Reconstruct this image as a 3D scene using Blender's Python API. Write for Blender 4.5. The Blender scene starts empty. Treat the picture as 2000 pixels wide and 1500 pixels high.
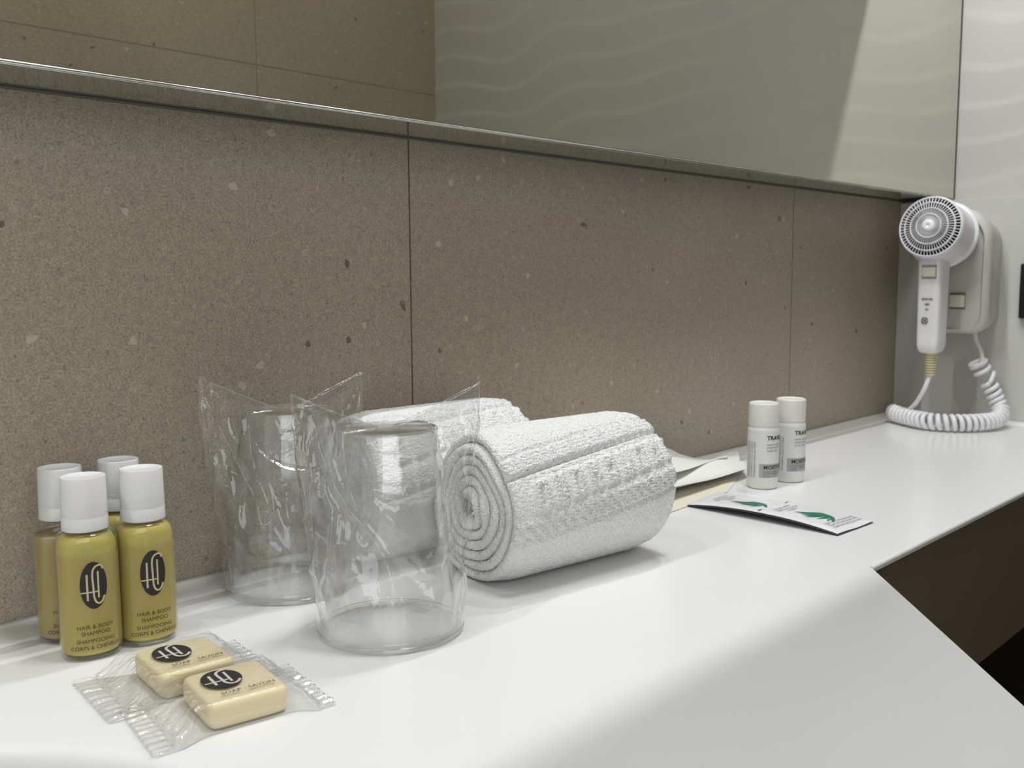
import bpy, bmesh, math, random
import numpy as np
from mathutils import Vector, Matrix
random.seed(7); rng = np.random.default_rng(7)
S = bpy.context.scene
COL = S.collection
PI = math.pi
Z0 = 0.86            # height of the counter top above the floor

# ------------------------------------------------------------------ camera
YAW, PITCH, ROLL = 0.79592, 0.10936, -0.00526
cam_d = bpy.data.cameras.new('camera'); cam = bpy.data.objects.new('camera', cam_d); COL.objects.link(cam)
fw = Vector((math.sin(YAW)*math.cos(PITCH), math.cos(YAW)*math.cos(PITCH), -math.sin(PITCH)))
rt = Vector((math.cos(YAW), -math.sin(YAW), 0)); up = rt.cross(fw)
c_, s_ = math.cos(ROLL), math.sin(ROLL)
r2 = c_*rt + s_*up; u2 = -s_*rt + c_*up
M = Matrix((r2, u2, -fw)).transposed().to_4x4(); M.translation = Vector((0, -0.5256, 0.1787+Z0))
cam.matrix_world = M
cam_d.sensor_width = 36; cam_d.lens = 1886.74/2000*36; cam_d.clip_start = .01
cam_d.dof.use_dof = True; cam_d.dof.focus_distance = 0.52; cam_d.dof.aperture_fstop = 22
S.camera = cam
# ------------------------------------------------------------------ world, exposure
w = bpy.data.worlds.new('world'); S.world = w; w.use_nodes = True
w.node_tree.nodes['Background'].inputs[0].default_value = (.98, .98, 1, 1)
w.node_tree.nodes['Background'].inputs[1].default_value = 0.05
S.view_settings.view_transform = 'Standard'; S.view_settings.look = 'None'
S.view_settings.exposure = 0.0; S.view_settings.gamma = 1
S.view_settings.use_curve_mapping = False
S.cycles.max_bounces = 14; S.cycles.transparent_max_bounces = 40
S.cycles.transmission_bounces = 12; S.cycles.glossy_bounces = 6
S.cycles.sample_clamp_indirect = 3.0; S.cycles.use_denoising = True
S.cycles.caustics_reflective = False; S.cycles.caustics_refractive = False
# ------------------------------------------------------------------ lights
def area(name, loc, rot, size, power, col, shape='DISK', sy=None, spread=None):
    d = bpy.data.lights.new(name, 'AREA'); d.shape = shape; d.size = size
    if sy: d.size_y = sy
    d.energy = power; d.color = col
    if spread: d.spread = spread
    o = bpy.data.objects.new(name, d); COL.objects.link(o); o.location = loc; o.rotation_euler = rot
    return o
CEIL = 2.4
YO_ = -1.059
# soft ceiling lamp over the middle of the room
area('ceiling_lamp_light', (.50, -.42, CEIL-.03), (0, 0, 0), .30, 7.6, (.955, .975, 1))
# daylight through the frosted window on the opposite wall, out of the mirror's view
area('window_daylight', (-.36, YO_+.012, Z0+.48), (math.radians(90), 0, 0), .92, 3.9, (.955, .975, 1), 'RECTANGLE', .74)
# small LEDs of the vanity light above the mirror; the lip of the fitting cuts their beam off
LEDX = (-.36, .02, .40, .68, .95)
LEDP = (6.4, 3.4, 1.4, 5.0, 6.0)
for lx, lp in zip(LEDX, LEDP):
    d = bpy.data.lights.new('vanity_led', 'POINT'); d.energy = lp; d.color = (.96, .978, 1); d.shadow_soft_size = .004
    o = bpy.data.objects.new('vanity_led', d); COL.objects.link(o); o.location = (lx, -.095, Z0+.955)

# ------------------------------------------------------------------ helpers
def nt(name):
    m = bpy.data.materials.new(name); m.use_nodes = True
    t = m.node_tree; return m, t, t.nodes['Principled BSDF']
def lin(c):
    return tuple((x/12.92 if x <= .04045 else ((x+.055)/1.055)**2.4) for x in [v/255 for v in c])+(1,)
def pmat(name, col, rough=.5, metal=0, bump=None, coat=0, trans=0, ior=1.45, sss=0, spec=.5):
    m, t, b = nt(name)
    b.inputs['Base Color'].default_value = lin(col); b.inputs['Roughness'].default_value = rough
    b.inputs['Metallic'].default_value = metal; b.inputs['Coat Weight'].default_value = coat
    b.inputs['Transmission Weight'].default_value = trans; b.inputs['IOR'].default_value = ior
    b.inputs['Specular IOR Level'].default_value = spec
    if sss:
        b.inputs['Subsurface Weight'].default_value = sss; b.inputs['Subsurface Scale'].default_value = .004
        b.inputs['Subsurface Radius'].default_value = (1, .8, .5)
    if bump:
        tc = t.nodes.new('ShaderNodeTexCoord'); n = t.nodes.new('ShaderNodeTexNoise'); bp = t.nodes.new('ShaderNodeBump')
        n.inputs['Scale'].default_value = bump[0]; bp.inputs['Strength'].default_value = bump[1]; bp.inputs['Distance'].default_value = bump[2]
        t.links.new(tc.outputs['Object'], n.inputs['Vector']); t.links.new(n.outputs['Fac'], bp.inputs['Height'])
        t.links.new(bp.outputs['Normal'], b.inputs['Normal'])
    return m
def obj(name, V, F, mat, parent=None, smooth=True, loc=(0, 0, 0)):
    me = bpy.data.meshes.new(name); me.from_pydata([tuple(v) for v in V], [], [tuple(f) for f in F]); me.update()
    if smooth: me.polygons.foreach_set('use_smooth', [True]*len(me.polygons))
    o = bpy.data.objects.new(name, me); COL.objects.link(o)
    if mat: me.materials.append(mat)
    o.location = loc
    if parent: o.parent = parent
    return o
def thing(name, label, cat, loc=(0, 0, 0), rz=0, group=None):
    o = bpy.data.objects.new(name, None); COL.objects.link(o); o.location = loc; o.rotation_euler = (0, 0, rz)
    o.empty_display_size = .02
    o['label'] = label; o['category'] = cat
    if group: o['group'] = group
    return o
def tag(o, label, cat, group=None):
    o['label'] = label; o['category'] = cat
    if group: o['group'] = group
    return o
def struct(o): o['kind'] = 'structure'; return o
def boxdata(x0, x1, y0, y1, z0, z1):
    V = [(x, y, z) for z in (z0, z1) for y in (y0, y1) for x in (x0, x1)]
    F = [(0, 2, 3, 1), (4, 5, 7, 6), (0, 1, 5, 4), (2, 6, 7, 3), (0, 4, 6, 2), (1, 3, 7, 5)]
    return V, F
def box(name, x0, x1, y0, y1, z0, z1, mat, parent=None, bev=0, seg=2, loc=(0, 0, 0)):
    V, F = boxdata(x0, x1, y0, y1, z0, z1)
    o = obj(name, V, F, mat, parent, smooth=False, loc=loc)
    if bev:
        bm = bmesh.new(); bm.from_mesh(o.data)
        bmesh.ops.bevel(bm, geom=bm.edges[:], offset=bev, segments=seg, profile=.5, affect='EDGES')
        for f in bm.faces: f.smooth = True
        bm.to_mesh(o.data); bm.free()
        shade(o)
    return o
def shade(o, ang=40):
    me = o.data
    me.polygons.foreach_set('use_smooth', [True]*len(me.polygons))
    try: me.set_sharp_from_angle(angle=math.radians(ang))
    except Exception: pass
def lathe(prof, n=64, sx=1, sy=1):
    V = []; F = []
    for (r, z) in prof:
        for i in range(n):
            a = 2*PI*i/n; V.append((r*sx*math.cos(a), r*sy*math.sin(a), z))
    for k in range(len(prof)-1):
        for i in range(n):
            j = (i+1) % n; F.append((k*n+i, k*n+j, (k+1)*n+j, (k+1)*n+i))
    return V, F
def tube(path, r, n=10, closed_ends=True):
    P = [Vector(p) for p in path]; V = []; F = []
    t = (P[1]-P[0]).normalized(); a = Vector((0, 0, 1)) if abs(t.z) < .9 else Vector((1, 0, 0)); nn = t.cross(a).normalized()
    for i, p in enumerate(P):
        t2 = (P[min(i+1, len(P)-1)]-P[max(i-1, 0)]).normalized()
        nn = (nn-t2*nn.dot(t2)).normalized(); bb = t2.cross(nn)
        rr = r[i] if isinstance(r, (list, tuple)) else r
        for k in range(n):
            a = 2*PI*k/n; V.append(p+rr*(math.cos(a)*nn+math.sin(a)*bb))
    for i in range(len(P)-1):
        for k in range(n):
            j = (k+1) % n; F.append((i*n+k, i*n+j, (i+1)*n+j, (i+1)*n+k))
    if closed_ends:
        F.append(tuple(range(n-1, -1, -1))); F.append(tuple((len(P)-1)*n+k for k in range(n)))
    return V, F
def join(*parts):
    V = []; F = []
    for v, f in parts:
        o = len(V); V += list(v); F += [tuple(i+o for i in q) for q in f]
    return V, F
def catmull(P, m=12):
    P = [Vector(p) for p in P]; out = []
    Q = [P[0]*2-P[1]]+P+[P[-1]*2-P[-2]]
    for i in range(1, len(Q)-2):
        for k in range(m):
            t = k/m
            out.append(.5*((2*Q[i])+(-Q[i-1]+Q[i+1])*t+(2*Q[i-1]-5*Q[i]+4*Q[i+1]-Q[i+2])*t*t+(-Q[i-1]+3*Q[i]-3*Q[i+1]+Q[i+2])*t**3))
    out.append(P[-1]); return out
def vnoise(x, y, seed=0):
    """smooth 2-D value noise, numpy arrays"""
    r = np.random.default_rng(seed); T = r.random((64, 64))
    xi = np.floor(x).astype(int); yi = np.floor(y).astype(int); fx = x-xi; fy = y-yi
    fx = fx*fx*(3-2*fx); fy = fy*fy*(3-2*fy)
    g = lambda a, b: T[a % 64, b % 64]
    return (g(xi, yi)*(1-fx)+g(xi+1, yi)*fx)*(1-fy)+(g(xi, yi+1)*(1-fx)+g(xi+1, yi+1)*fx)*fy
def text_data(s, size, align='CENTER', bold=0):
    """flat triangles of a line of text, baseline at y=0"""
    cu = bpy.data.curves.new('t', 'FONT'); cu.body = s; cu.size = size; cu.align_x = align; cu.resolution_u = 3; cu.offset = bold
    o = bpy.data.objects.new('t', cu); COL.objects.link(o)
    dg = bpy.context.evaluated_depsgraph_get(); me = o.evaluated_get(dg).to_mesh()
    V = [tuple(v.co) for v in me.vertices]; F = [tuple(p.vertices) for p in me.polygons]
    o.evaluated_get(dg).to_mesh_clear(); bpy.data.objects.remove(o); bpy.data.curves.remove(cu)
    return V, F
def wrap(data, fn):
    return [fn(v[0], v[1], v[2]) for v in data[0]], data[1]
def ribbon(pts, w, z=0.):
    """flat stroke of width w along 2-D points"""
    V = []; F = []
    for i, p in enumerate(pts):
        a = pts[max(0, i-1)]; b = pts[min(len(pts)-1, i+1)]
        d = Vector((b[0]-a[0], b[1]-a[1])).normalized(); n = Vector((-d.y, d.x))*w/2
        V += [(p[0]+n.x, p[1]+n.y, z), (p[0]-n.x, p[1]-n.y, z)]
    for i in range(len(pts)-1): F.append((2*i, 2*i+1, 2*i+3, 2*i+2))
    return V, F
def xf(data, mat): return [mat @ Vector(v) for v in data[0]], data[1]

# ------------------------------------------------------------------ materials
def film_mat(name, tint=(.985, .985, .98), haze=.04, ior=1.5, rough=.06, boost=1.0, bump=None, hazecol=(.9, .9, .9, 1)):
    m = bpy.data.materials.new(name); m.use_nodes = True; t = m.node_tree; t.nodes.clear()
    N = t.nodes.new; L = t.links.new
    out = N('ShaderNodeOutputMaterial'); tr = N('ShaderNodeBsdfTransparent'); tr.inputs[0].default_value = tint+(1,)
    gl = N('ShaderNodeBsdfGlossy'); gl.inputs['Roughness'].default_value = rough; gl.inputs[0].default_value = (1, 1, 1, 1)
    fr = N('ShaderNodeLayerWeight'); fr.inputs['Blend'].default_value = .5
    pw = N('ShaderNodeMath'); pw.operation = 'POWER'; pw.inputs[1].default_value = 4.2; L(fr.outputs['Facing'], pw.inputs[0])
    f0 = ((ior-1)/(ior+1))**2
    ma = N('ShaderNodeMath'); ma.operation = 'MULTIPLY_ADD'; ma.inputs[1].default_value = .75*(1-f0); ma.inputs[2].default_value = f0; L(pw.outputs[0], ma.inputs[0])
    mul = N('ShaderNodeMath'); mul.operation = 'MULTIPLY'; mul.inputs[1].default_value = boost*1.6; mul.use_clamp = True
    df = N('ShaderNodeBsdfDiffuse'); df.inputs[0].default_value = hazecol
    tl = N('ShaderNodeBsdfTranslucent'); tl.inputs[0].default_value = hazecol
    m0 = N('ShaderNodeMixShader'); m0.inputs[0].default_value = .5; L(df.outputs[0], m0.inputs[1]); L(tl.outputs[0], m0.inputs[2])
    m1 = N('ShaderNodeMixShader'); m1.inputs[0].default_value = haze; L(tr.outputs[0], m1.inputs[1]); L(m0.outputs[0], m1.inputs[2])
    m2 = N('ShaderNodeMixShader'); L(ma.outputs[0], mul.inputs[0]); L(mul.outputs[0], m2.inputs[0]); L(m1.outputs[0], m2.inputs[1]); L(gl.outputs[0], m2.inputs[2])
    if bump:
        tc = N('ShaderNodeTexCoord'); n = N('ShaderNodeTexNoise'); bp = N('ShaderNodeBump')
        n.inputs['Scale'].default_value = bump[0]; n.inputs['Detail'].default_value = 3; n.inputs['Distortion'].default_value = 1.0
        bp.inputs['Strength'].default_value = bump[1]; bp.inputs['Distance'].default_value = bump[2]
        L(tc.outputs['Object'], n.inputs['Vector']); L(n.outputs['Fac'], bp.inputs['Height'])
        L(bp.outputs[0], gl.inputs['Normal']); L(bp.outputs[0], fr.inputs['Normal'])
    L(m2.outputs[0], out.inputs[0]); return m

def tile_mat(name, jx, pitch, jz, tone=1.0, joint=(96, 88, 76)):
    """beige stone-look porcelain: chips, grain, clouding; a thin vertical joint every `pitch` from x=jx, horizontal joint at z=jz"""
    m, t, b = nt(name); N = t.nodes.new; L = t.links.new
    geo = N('ShaderNodeNewGeometry'); sep = N('ShaderNodeSeparateXYZ'); L(geo.outputs['Position'], sep.inputs[0])
    def noise(sc, det=2, dist=0, rough=.5):
        n = N('ShaderNodeTexNoise'); n.inputs['Scale'].default_value = sc; n.inputs['Detail'].default_value = det
        n.inputs['Distortion'].default_value = dist; n.inputs['Roughness'].default_value = rough
        L(geo.outputs['Position'], n.inputs['Vector']); return n
    def ramp(src, stops):
        r = N('ShaderNodeValToRGB'); e = r.color_ramp.elements
        while len(e) < len(stops): e.new(.5)
        for k, (p, c) in enumerate(stops): e[k].position = p; e[k].color = (c, c, c, 1) if isinstance(c, (int, float)) else c
        L(src, r.inputs[0]); return r
    def mix(fac, a, c, blend='MIX'):
        x = N('ShaderNodeMix'); x.data_type = 'RGBA'; x.blend_type = blend
        if isinstance(fac, (int, float)): x.inputs[0].default_value = fac
        else: L(fac, x.inputs[0])
        for k, v in ((6, a), (7, c)):
            if isinstance(v, tuple): x.inputs[k].default_value = v
            else: L(v, x.inputs[k])
        return x.outputs[2]
    base = mix(ramp(noise(3.2, 4, .6).outputs[0], [(.3, 0), (.7, 1)]).outputs[0], lin((163*tone, 153*tone, 135*tone)), lin((175*tone, 166*tone, 148*tone)))
    grain = ramp(noise(850, 3).outputs[0], [(.32, 0), (.5, .5), (.68, 1)]).outputs[0]
    base = mix(.26, base, grain, 'OVERLAY')
    g2 = ramp(noise(240, 4, .8).outputs[0], [(.3, .25), (.7, .75)]).outputs[0]
    base = mix(.22, base, g2, 'OVERLAY')
    def chips(scale, thr, rad, col, warp, facv, stretch=(1, 1, 1), rot=0):
        nonlocal base
        wn = noise(scale*1.6, 2); vm = N('ShaderNodeVectorMath'); vm.operation = 'MULTIPLY_ADD'
        mp = N('ShaderNodeMapping'); mp.inputs['Scale'].default_value = stretch; mp.inputs['Rotation'].default_value = (0, rot, 0); L(geo.outputs['Position'], mp.inputs[0])
        L(wn.outputs['Color'], vm.inputs[0]); vm.inputs[1].default_value = (warp/scale,)*3; L(mp.outputs[0], vm.inputs[2])
        v = N('ShaderNodeTexVoronoi'); v.inputs['Scale'].default_value = scale; L(vm.outputs[0], v.inputs['Vector'])
        a = N('ShaderNodeMath'); a.operation = 'LESS_THAN'; L(v.outputs['Distance'], a.inputs[0]); a.inputs[1].default_value = rad
        sp = N('ShaderNodeSeparateColor'); L(v.outputs['Color'], sp.inputs[0])
        g = N('ShaderNodeMath'); g.operation = 'GREATER_THAN'; L(sp.outputs[0], g.inputs[0]); g.inputs[1].default_value = thr
        mu = N('ShaderNodeMath'); mu.operation = 'MULTIPLY'; L(a.outputs[0], mu.inputs[0]); L(g.outputs[0], mu.inputs[1])
        m2 = N('ShaderNodeMath'); m2.operation = 'MULTIPLY'; L(mu.outputs[0], m2.inputs[0]); m2.inputs[1].default_value = facv
        base = mix(m2.outputs[0], base, lin(tuple(c*tone for c in col)))
    chips(105, .86, .20, (196, 188, 174), .5, .45)
    chips(170, .86, .20, (112, 103, 92), .5, .45)
    chips(62, .945, .17, (96, 88, 78), .6, .8)
    chips(75, .92, .18, (212, 204, 188), .6, .65)
    chips(120, .86, .14, (206, 198, 182), .8, .55, (2.6, 1, .7), .7)
    chips(330, .72, .26, (122, 113, 101), .4, .4)
    chips(300, .7, .26, (194, 186, 172), .4, .35)
    # joints
    a = N('ShaderNodeMath'); a.operation = 'SUBTRACT'; L(sep.outputs[0], a.inputs[0]); a.inputs[1].default_value = jx-pitch/2
    p = N('ShaderNodeMath'); p.operation = 'FLOORED_MODULO'; L(a.outputs[0], p.inputs[0]); p.inputs[1].default_value = pitch
    c = N('ShaderNodeMath'); c.operation = 'COMPARE'; L(p.outputs[0], c.inputs[0]); c.inputs[1].default_value = pitch/2; c.inputs[2].default_value = .0007
    d = N('ShaderNodeMath'); d.operation = 'COMPARE'; L(sep.outputs[2], d.inputs[0]); d.inputs[1].default_value = jz; d.inputs[2].default_value = .0009
    j = N('ShaderNodeMath'); j.operation = 'MAXIMUM'; L(c.outputs[0], j.inputs[0]); L(d.outputs[0], j.inputs[1])
    base = mix(j.outputs[0], base, lin(joint))
    L(base, b.inputs['Base Color']); b.inputs['Roughness'].default_value = .42; b.inputs['Specular IOR Level'].default_value = .35
    bp = N('ShaderNodeBump'); bp.inputs['Strength'].default_value = .35; bp.inputs['Distance'].default_value = .0004
    L(g2, bp.inputs['Height']); L(bp.outputs[0], b.inputs['Normal'])
    return m

M_white = pmat('white solid surface', (238, 238, 237), .22, coat=.0, spec=.5)
M_panel = pmat('white lacquered panel', (200, 199, 194), .38)
M_wave = pmat('white wave tile glaze', (196, 194, 188), .3)
M_ceil = pmat('white ceiling paint', (236, 234, 230), .8)
M_floor = pmat('dark brown vinyl floor', (40, 29, 20), .5, bump=(30, .2, .002))
M_left = pmat('cream wall paint', (205, 200, 190), .8)
M_brown = pmat('grey brown laminate', (116, 106, 92), .5)
M_dark = pmat('black rubber', (18, 18, 20), .5)
M_chrome = pmat('polished aluminium', (225, 225, 222), .18, metal=1)
M_mirror = pmat('silvered mirror', (216, 216, 204), .0, metal=1)
M_soffit = pmat('greenish back-painted glass', (236, 242, 232), .07, metal=1, bump=(260, .25, .0003))
M_seal = pmat('grey sealant', (92, 88, 78), .6)
M_gap = pmat('dark shadow gap profile', (70, 68, 60), .6)
M_plastic = pmat('white hair dryer plastic', (232, 231, 232), .28, sss=0)
M_grey = pmat('grey white plastic', (196, 195, 188), .35)
M_switch = pmat('cream rocker plastic', (222, 222, 205), .35)
M_grille_dark = pmat('dark fan cavity', (16, 15, 15), .8)
M_beige = pmat('beige rubber strain relief', (206, 196, 160), .5)
M_print = pmat('black print', (40, 38, 40), .5)
M_print_soft = pmat('grey print', (120, 118, 118), .6)
M_logo_light = pmat('bare logo lines', (200, 190, 150), .5)
M_logo_silver = pmat('silver logo lines', (205, 196, 190), .35)
M_text_olive = pmat('dark olive print', (74, 62, 20), .5)

# ------------------------------------------------------------------ room shell
L_, XW, ZS, D = 1.2544, 1.2989, .275, .053       # panel face, wave wall, mirror bottom, mirror depth
YO = -1.059
XL = -.9
M_tile = tile_mat('beige stone tile', .436, .5404, Z0+3)
M_tile2 = tile_mat('beige stone tile opposite', .899, .5404, Z0+.538, 1.05, (134, 125, 110))
struct(box('wall_back', XL, XW+.05, 0, .1, 0, CEIL, M_tile))
struct(box('wall_front', XL, XW+.05, YO-.1, YO, 0, CEIL, M_tile2))
struct(box('wall_left', XL-.1, XL, YO-.1, .1, 0, CEIL, M_left))
struct(box('floor', XL-.1, XW+.15, YO-.1, .1, -.05, 0, M_floor))
struct(box('ceiling', XL-.1, XW+.15, YO-.1, .1, CEIL, CEIL+.05, M_ceil))
# right wall: white tile with dune-like relief
def wave_wall():
    ys = np.concatenate([np.linspace(YO-.02, -.02, 250), [.02, .1]])
    zs = np.concatenate([[0, Z0+.1], np.linspace(Z0+.2, Z0+.85, 330), [Z0+.95, CEIL]])
    Y, Zg = np.meshgrid(ys, zs, indexing='ij')
    zz = Zg-Z0
    u = Y*5.2
    ph = zz/.0520 + .16*np.sin(u*3.3+1.1+zz*5) + .11*np.sin(u*5.3-.6+zz*12) + .55*(vnoise(Y*4.5+40, zz*9+9, 3)-.5) - .12*Y/.3
    fr = ph-np.floor(ph)
    h = np.where(fr < .80, (fr/.80)**1.25, 1-((fr-.80)/.20))   # long slope, short fall
    amp = .0013*(.55+.9*vnoise(Y*3+11, zz*6+3, 5))
    X = XW-amp*h
    X[:, 0:2] = XW; X[:, -2:] = XW
    V = np.stack([X, Y, Zg], -1).reshape(-1, 3); n = len(zs)
    idx = np.arange(len(ys)*n).reshape(len(ys), n)
    F = np.stack([idx[:-1, :-1], idx[:-1, 1:], idx[1:, 1:], idx[1:, :-1]], -1).reshape(-1, 4)
    # give it thickness
    V = V.tolist(); F = F.tolist(); o = len(V)
    V += [(XW+.1, YO-.02, 0), (XW+.1, YO-.02, CEIL), (XW+.1, .1, CEIL), (XW+.1, .1, 0)]
    F.append((o, o+3, o+2, o+1))
    o = obj('wall_right', V, F, M_wave); struct(o)
wave_wall()
# low boxed-in wall in front of the wave tiles
struct(box('trim_1', L_, XW+.02, YO, 0, Z0-.02, Z0+ZS-.0028, M_panel, bev=.0008, seg=1))
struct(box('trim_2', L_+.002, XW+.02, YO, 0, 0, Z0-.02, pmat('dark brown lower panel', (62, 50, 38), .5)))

# ------------------------------------------------------------------ mirror
mir = thing('bathroom_mirror', 'long frameless mirror cabinet fixed over the beige tiled splashback', 'mirror', (0, 0, Z0+ZS))
MX0, MX1 = XL+.02, XW-.0085
box('cabinet_body', MX0, L_+.004, -D+.006, -.0005, .0012, .60, pmat('cabinet white', (200, 200, 196), .5), mir)
box('mirror_glass', MX0, MX1, -D, -D+.005, .0022, .60, M_mirror, mir)
box('underside_glass', MX0, L_-.001, -D+.0012, -.0016, 0, .0012, M_soffit, mir)
V, F = tube([(MX0, -D+.0002, .0012), (MX1, -D+.0002, .0012)], .0009, 12); obj('edge_trim', V, F, M_chrome, mir)
V, F = tube([(MX0, -.0010, -.0004), (L_-.001, -.0010, -.0004)], .0011, 8); obj('sealant_bead', V, F, M_seal, mir)
box('end_gasket', MX1, MX1+.0062, -D+.0006, -D+.006, .0015, .60, M_gap, mir)
# vanity light above the mirror: narrow channel with a deep front lip
vl = thing('vanity_light', 'slim white LED light channel mounted above the mirror', 'light', (0, 0, Z0+.62))
LZ = .13
box('back_plate', MX0, 1.15, -.066, -.056, LZ+.02, .35, M_ceil, vl)
box('top_plate', MX0, 1.15, -.16, -.001, .35, .36, M_ceil, vl)
box('front_lip', MX0, 1.15, -.1405, -.1365, LZ, .355, M_ceil, vl)
for lx in LEDX:
    V, F = lathe([(.0, .006), (.010, .006), (.012, 0), (.012, .01), (0, .01)], 20)
    obj('lamp_holder', V, F, M_chrome, vl, loc=(lx, -.095, .339))
# ceiling lamp fitting
cl = thing('ceiling_lamp', 'round white ceiling lamp above the middle of the bathroom', 'lamp', (.50, -.42, CEIL))
V, F = lathe([(.0, -.004), (.165, -.004), (.165, -.03), (.158, -.03), (.158, -.010), (0, -.010)], 48)
obj('lamp_rim', V, F, M_ceil, cl)

wn = box('window_1', -.83, .11, YO+.0005, YO+.006, Z0+.10, Z0+.86, pmat('frosted pane', (225, 228, 230), .5)); struct(wn)
for k, (a, b, c, d) in enumerate(((-.87, -.83, .06, .90), (.11, .15, .06, .90), (-.83, .11, .06, .10), (-.83, .11, .86, .90))):
    fr_ = box('window_frame', a, b, YO+.0005, YO+.022, Z0+c, Z0+d, M_ceil, wn)

# ------------------------------------------------------------------ counter
ct = thing('vanity_counter', 'white solid-surface vanity counter with basin below the mirror', 'counter', (0, -.001, Z0))
YC, XC = -.2745, .5715
P_edge = [(XL+.002, -.62), (.235, -.62), (.262, -.553), (XC, YC)]
def counter():
    V = []; F = []
    def add(*p):
        o = len(V); V.extend(p); F.append(tuple(range(o, o+len(p))))
    cx, cy, R0 = -.025, -.262, .192
    n = 128; sx0, sx1, sy0, sy1 = -.26, .20, -.49, -.045
    prof = [(1.022, 0)]
    for k in range(1, 9):                         # rounded basin lip
        a = k/8*PI/2; prof.append((1.022-.040*math.sin(a), -.009*(1-math.cos(a))))
    prof += [(.978, -.03), (.968, -.065), (.93, -.100), (.72, -.118), (.45, -.128), (.12, -.131), (0.001, -.131)]
    base = 0
    for (s, z) in prof:
        for i in range(n):
            a = 2*PI*i/n; V.append((cx+R0*s*math.cos(a), cy+R0*s*math.sin(a)*.97, z))
    for k in range(len(prof)-1):
        for i in range(n):
            j = (i+1) % n; F.append((k*n+i, k*n+j, (k+1)*n+j, (k+1)*n+i))
    nb = len(F)
    o = len(V)
    for i in range(n):
        a = 2*PI*i/n; dx, dy = math.cos(a), math.sin(a)
        t = min(((sx1-cx) if dx > 0 else (sx0-cx))/dx if abs(dx) > 1e-9 else 9, ((sy1-cy) if dy > 0 else (sy0-cy))/dy if abs(dy) > 1e-9 else 9)
        V.append((cx+t*dx, cy+t*dy, 0))
    for i in range(n):
        j = (i+1) % n; F.append((i, o+i, o+j, j))
    # corners of the square that the rays miss
    for (qx, qy) in ((sx0, sy0), (sx1, sy0), (sx1, sy1), (sx0, sy1)):
        b = [i for i in range(n)]
        ai = math.atan2(qy-cy, qx-cx) % (2*PI); i = int(ai/(2*PI)*n); j = (i+1) % n
        k = len(V); V.append((qx, qy, 0)); F.append((o+i, k, o+j))
    add((XL+.002, 0, 0), (XL+.002, sy1, 0), (L_, sy1, 0), (L_, 0, 0))
    add((XL+.002, sy1, 0), (XL+.002, sy0, 0), (sx0, sy0, 0), (sx0, sy1, 0))
    add((XL+.002, sy0, 0), (XL+.002, -.62, 0), (.235, -.62, 0), (.262, -.553, 0), (.262+(.063)*(XC-.262)/(-.553-YC)*-1, sy0, 0)) if False else None
    ex = .262+(sy0+.553)*(XC-.262)/(YC+.553)
    add((XL+.002, sy0, 0), (XL+.002, -.62, 0), (.235, -.62, 0), (.262, -.553, 0), (ex, sy0, 0))
    add((sx1, sy1, 0), (sx1, sy0, 0), (ex, sy0, 0), (XC, YC, 0))
    add((sx1, sy1, 0), (XC, YC, 0), (L_, YC, 0), (L_, sy1, 0))
    # rounded front edge of the narrow shelf part
    o = len(V); m = 6
    for x in (XC, L_):
        for k in range(m+1):
            a = k/m*PI/2; V.append((x, YC-.0022*math.sin(a), -.0022*(1-math.cos(a))))
        V.append((x, YC-.0022, -.004))
    for k in range(m+1): F.append((o+k, o+k+1, o+m+2+k+1, o+m+2+k))
    # diagonal and front edges, square and thin
    E = P_edge
    for a, b in zip(E[:-1], E[1:]):
        add((a[0], a[1], 0), (a[0], a[1], -.018), (b[0], b[1], -.018), (b[0], b[1], 0))
    # underside
    add((.20, 0, -.018), (XC, 0, -.018), (XC, YC, -.018), (.262, -.553, -.018), (.235, -.62, -.018), (.20, -.62, -.018))
    fn = lambda p: all(abs(V[i][2]) < 1e-9 for i in p)
    ob = obj('countertop', V, F, M_white, ct, smooth=True)
    bm = bmesh.new(); bm.from_mesh(ob.data); bmesh.ops.remove_doubles(bm, verts=bm.verts, dist=1e-5)
    bmesh.ops.recalc_face_normals(bm, faces=bm.faces); bm.to_mesh(ob.data); bm.free()
    for p in ob.data.polygons: p.use_smooth = not fn(p.vertices) and abs(p.normal.z) > .05 and len(p.vertices) == 4 and p.center.x < .2
counter()
# shallow upstand against the tiles
def upst():
    prof = [(-.0275, 0.0001), (-.0262, .0011), (-.0245, .0014), (-.012, .0020), (-.004, .0029), (-.0002, .0033), (-.0002, 0)]
    V = [(x, y, z) for x in (XL+.002, L_-.0002) for (y, z) in prof]; n = len(prof)
    F = [(k, k+1, n+k+1, n+k) for k in range(n-1)]
    V2 = [(L_-.0002+y*.55, yy, z*.9) for yy in (YC, -.002) for (y, z) in prof]
    F2 = [(k, n+k, n+k+1, k+1) for k in range(n-1)]
    obj('upstand', *join((V, F), (V2, F2)), M_white, ct)
upst()
box('front_panel', XC+.02, L_, YC+.0005, YC+.016, -.1256, -.004, M_brown, ct)
V, F = lathe([(.0, .003), (.018, .003), (.021, .001), (.021, 0), (0, 0)], 32); obj('drain', V, F, M_chrome, ct, loc=(-.025, -.262, -.131))
box('cabinet_base', XL+.01, .20, -.52, -.01, -.70, -.140, M_brown, ct)
# waste pipe seen under the shelf part
V, F = tube(catmull([(.86, -.02, -.30), (.86, -.14, -.30), (.87, -.20, -.285), (.875, -.215, -.24), (.875, -.215, -.19), (.90, -.215, -.172), (1.0, -.20, -.172)], 8), .016, 16)
tag(obj('waste_pipe', V, F, M_dark, loc=(0, 0, Z0)), 'dark waste pipe bending down under the white counter', 'pipe')

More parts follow.
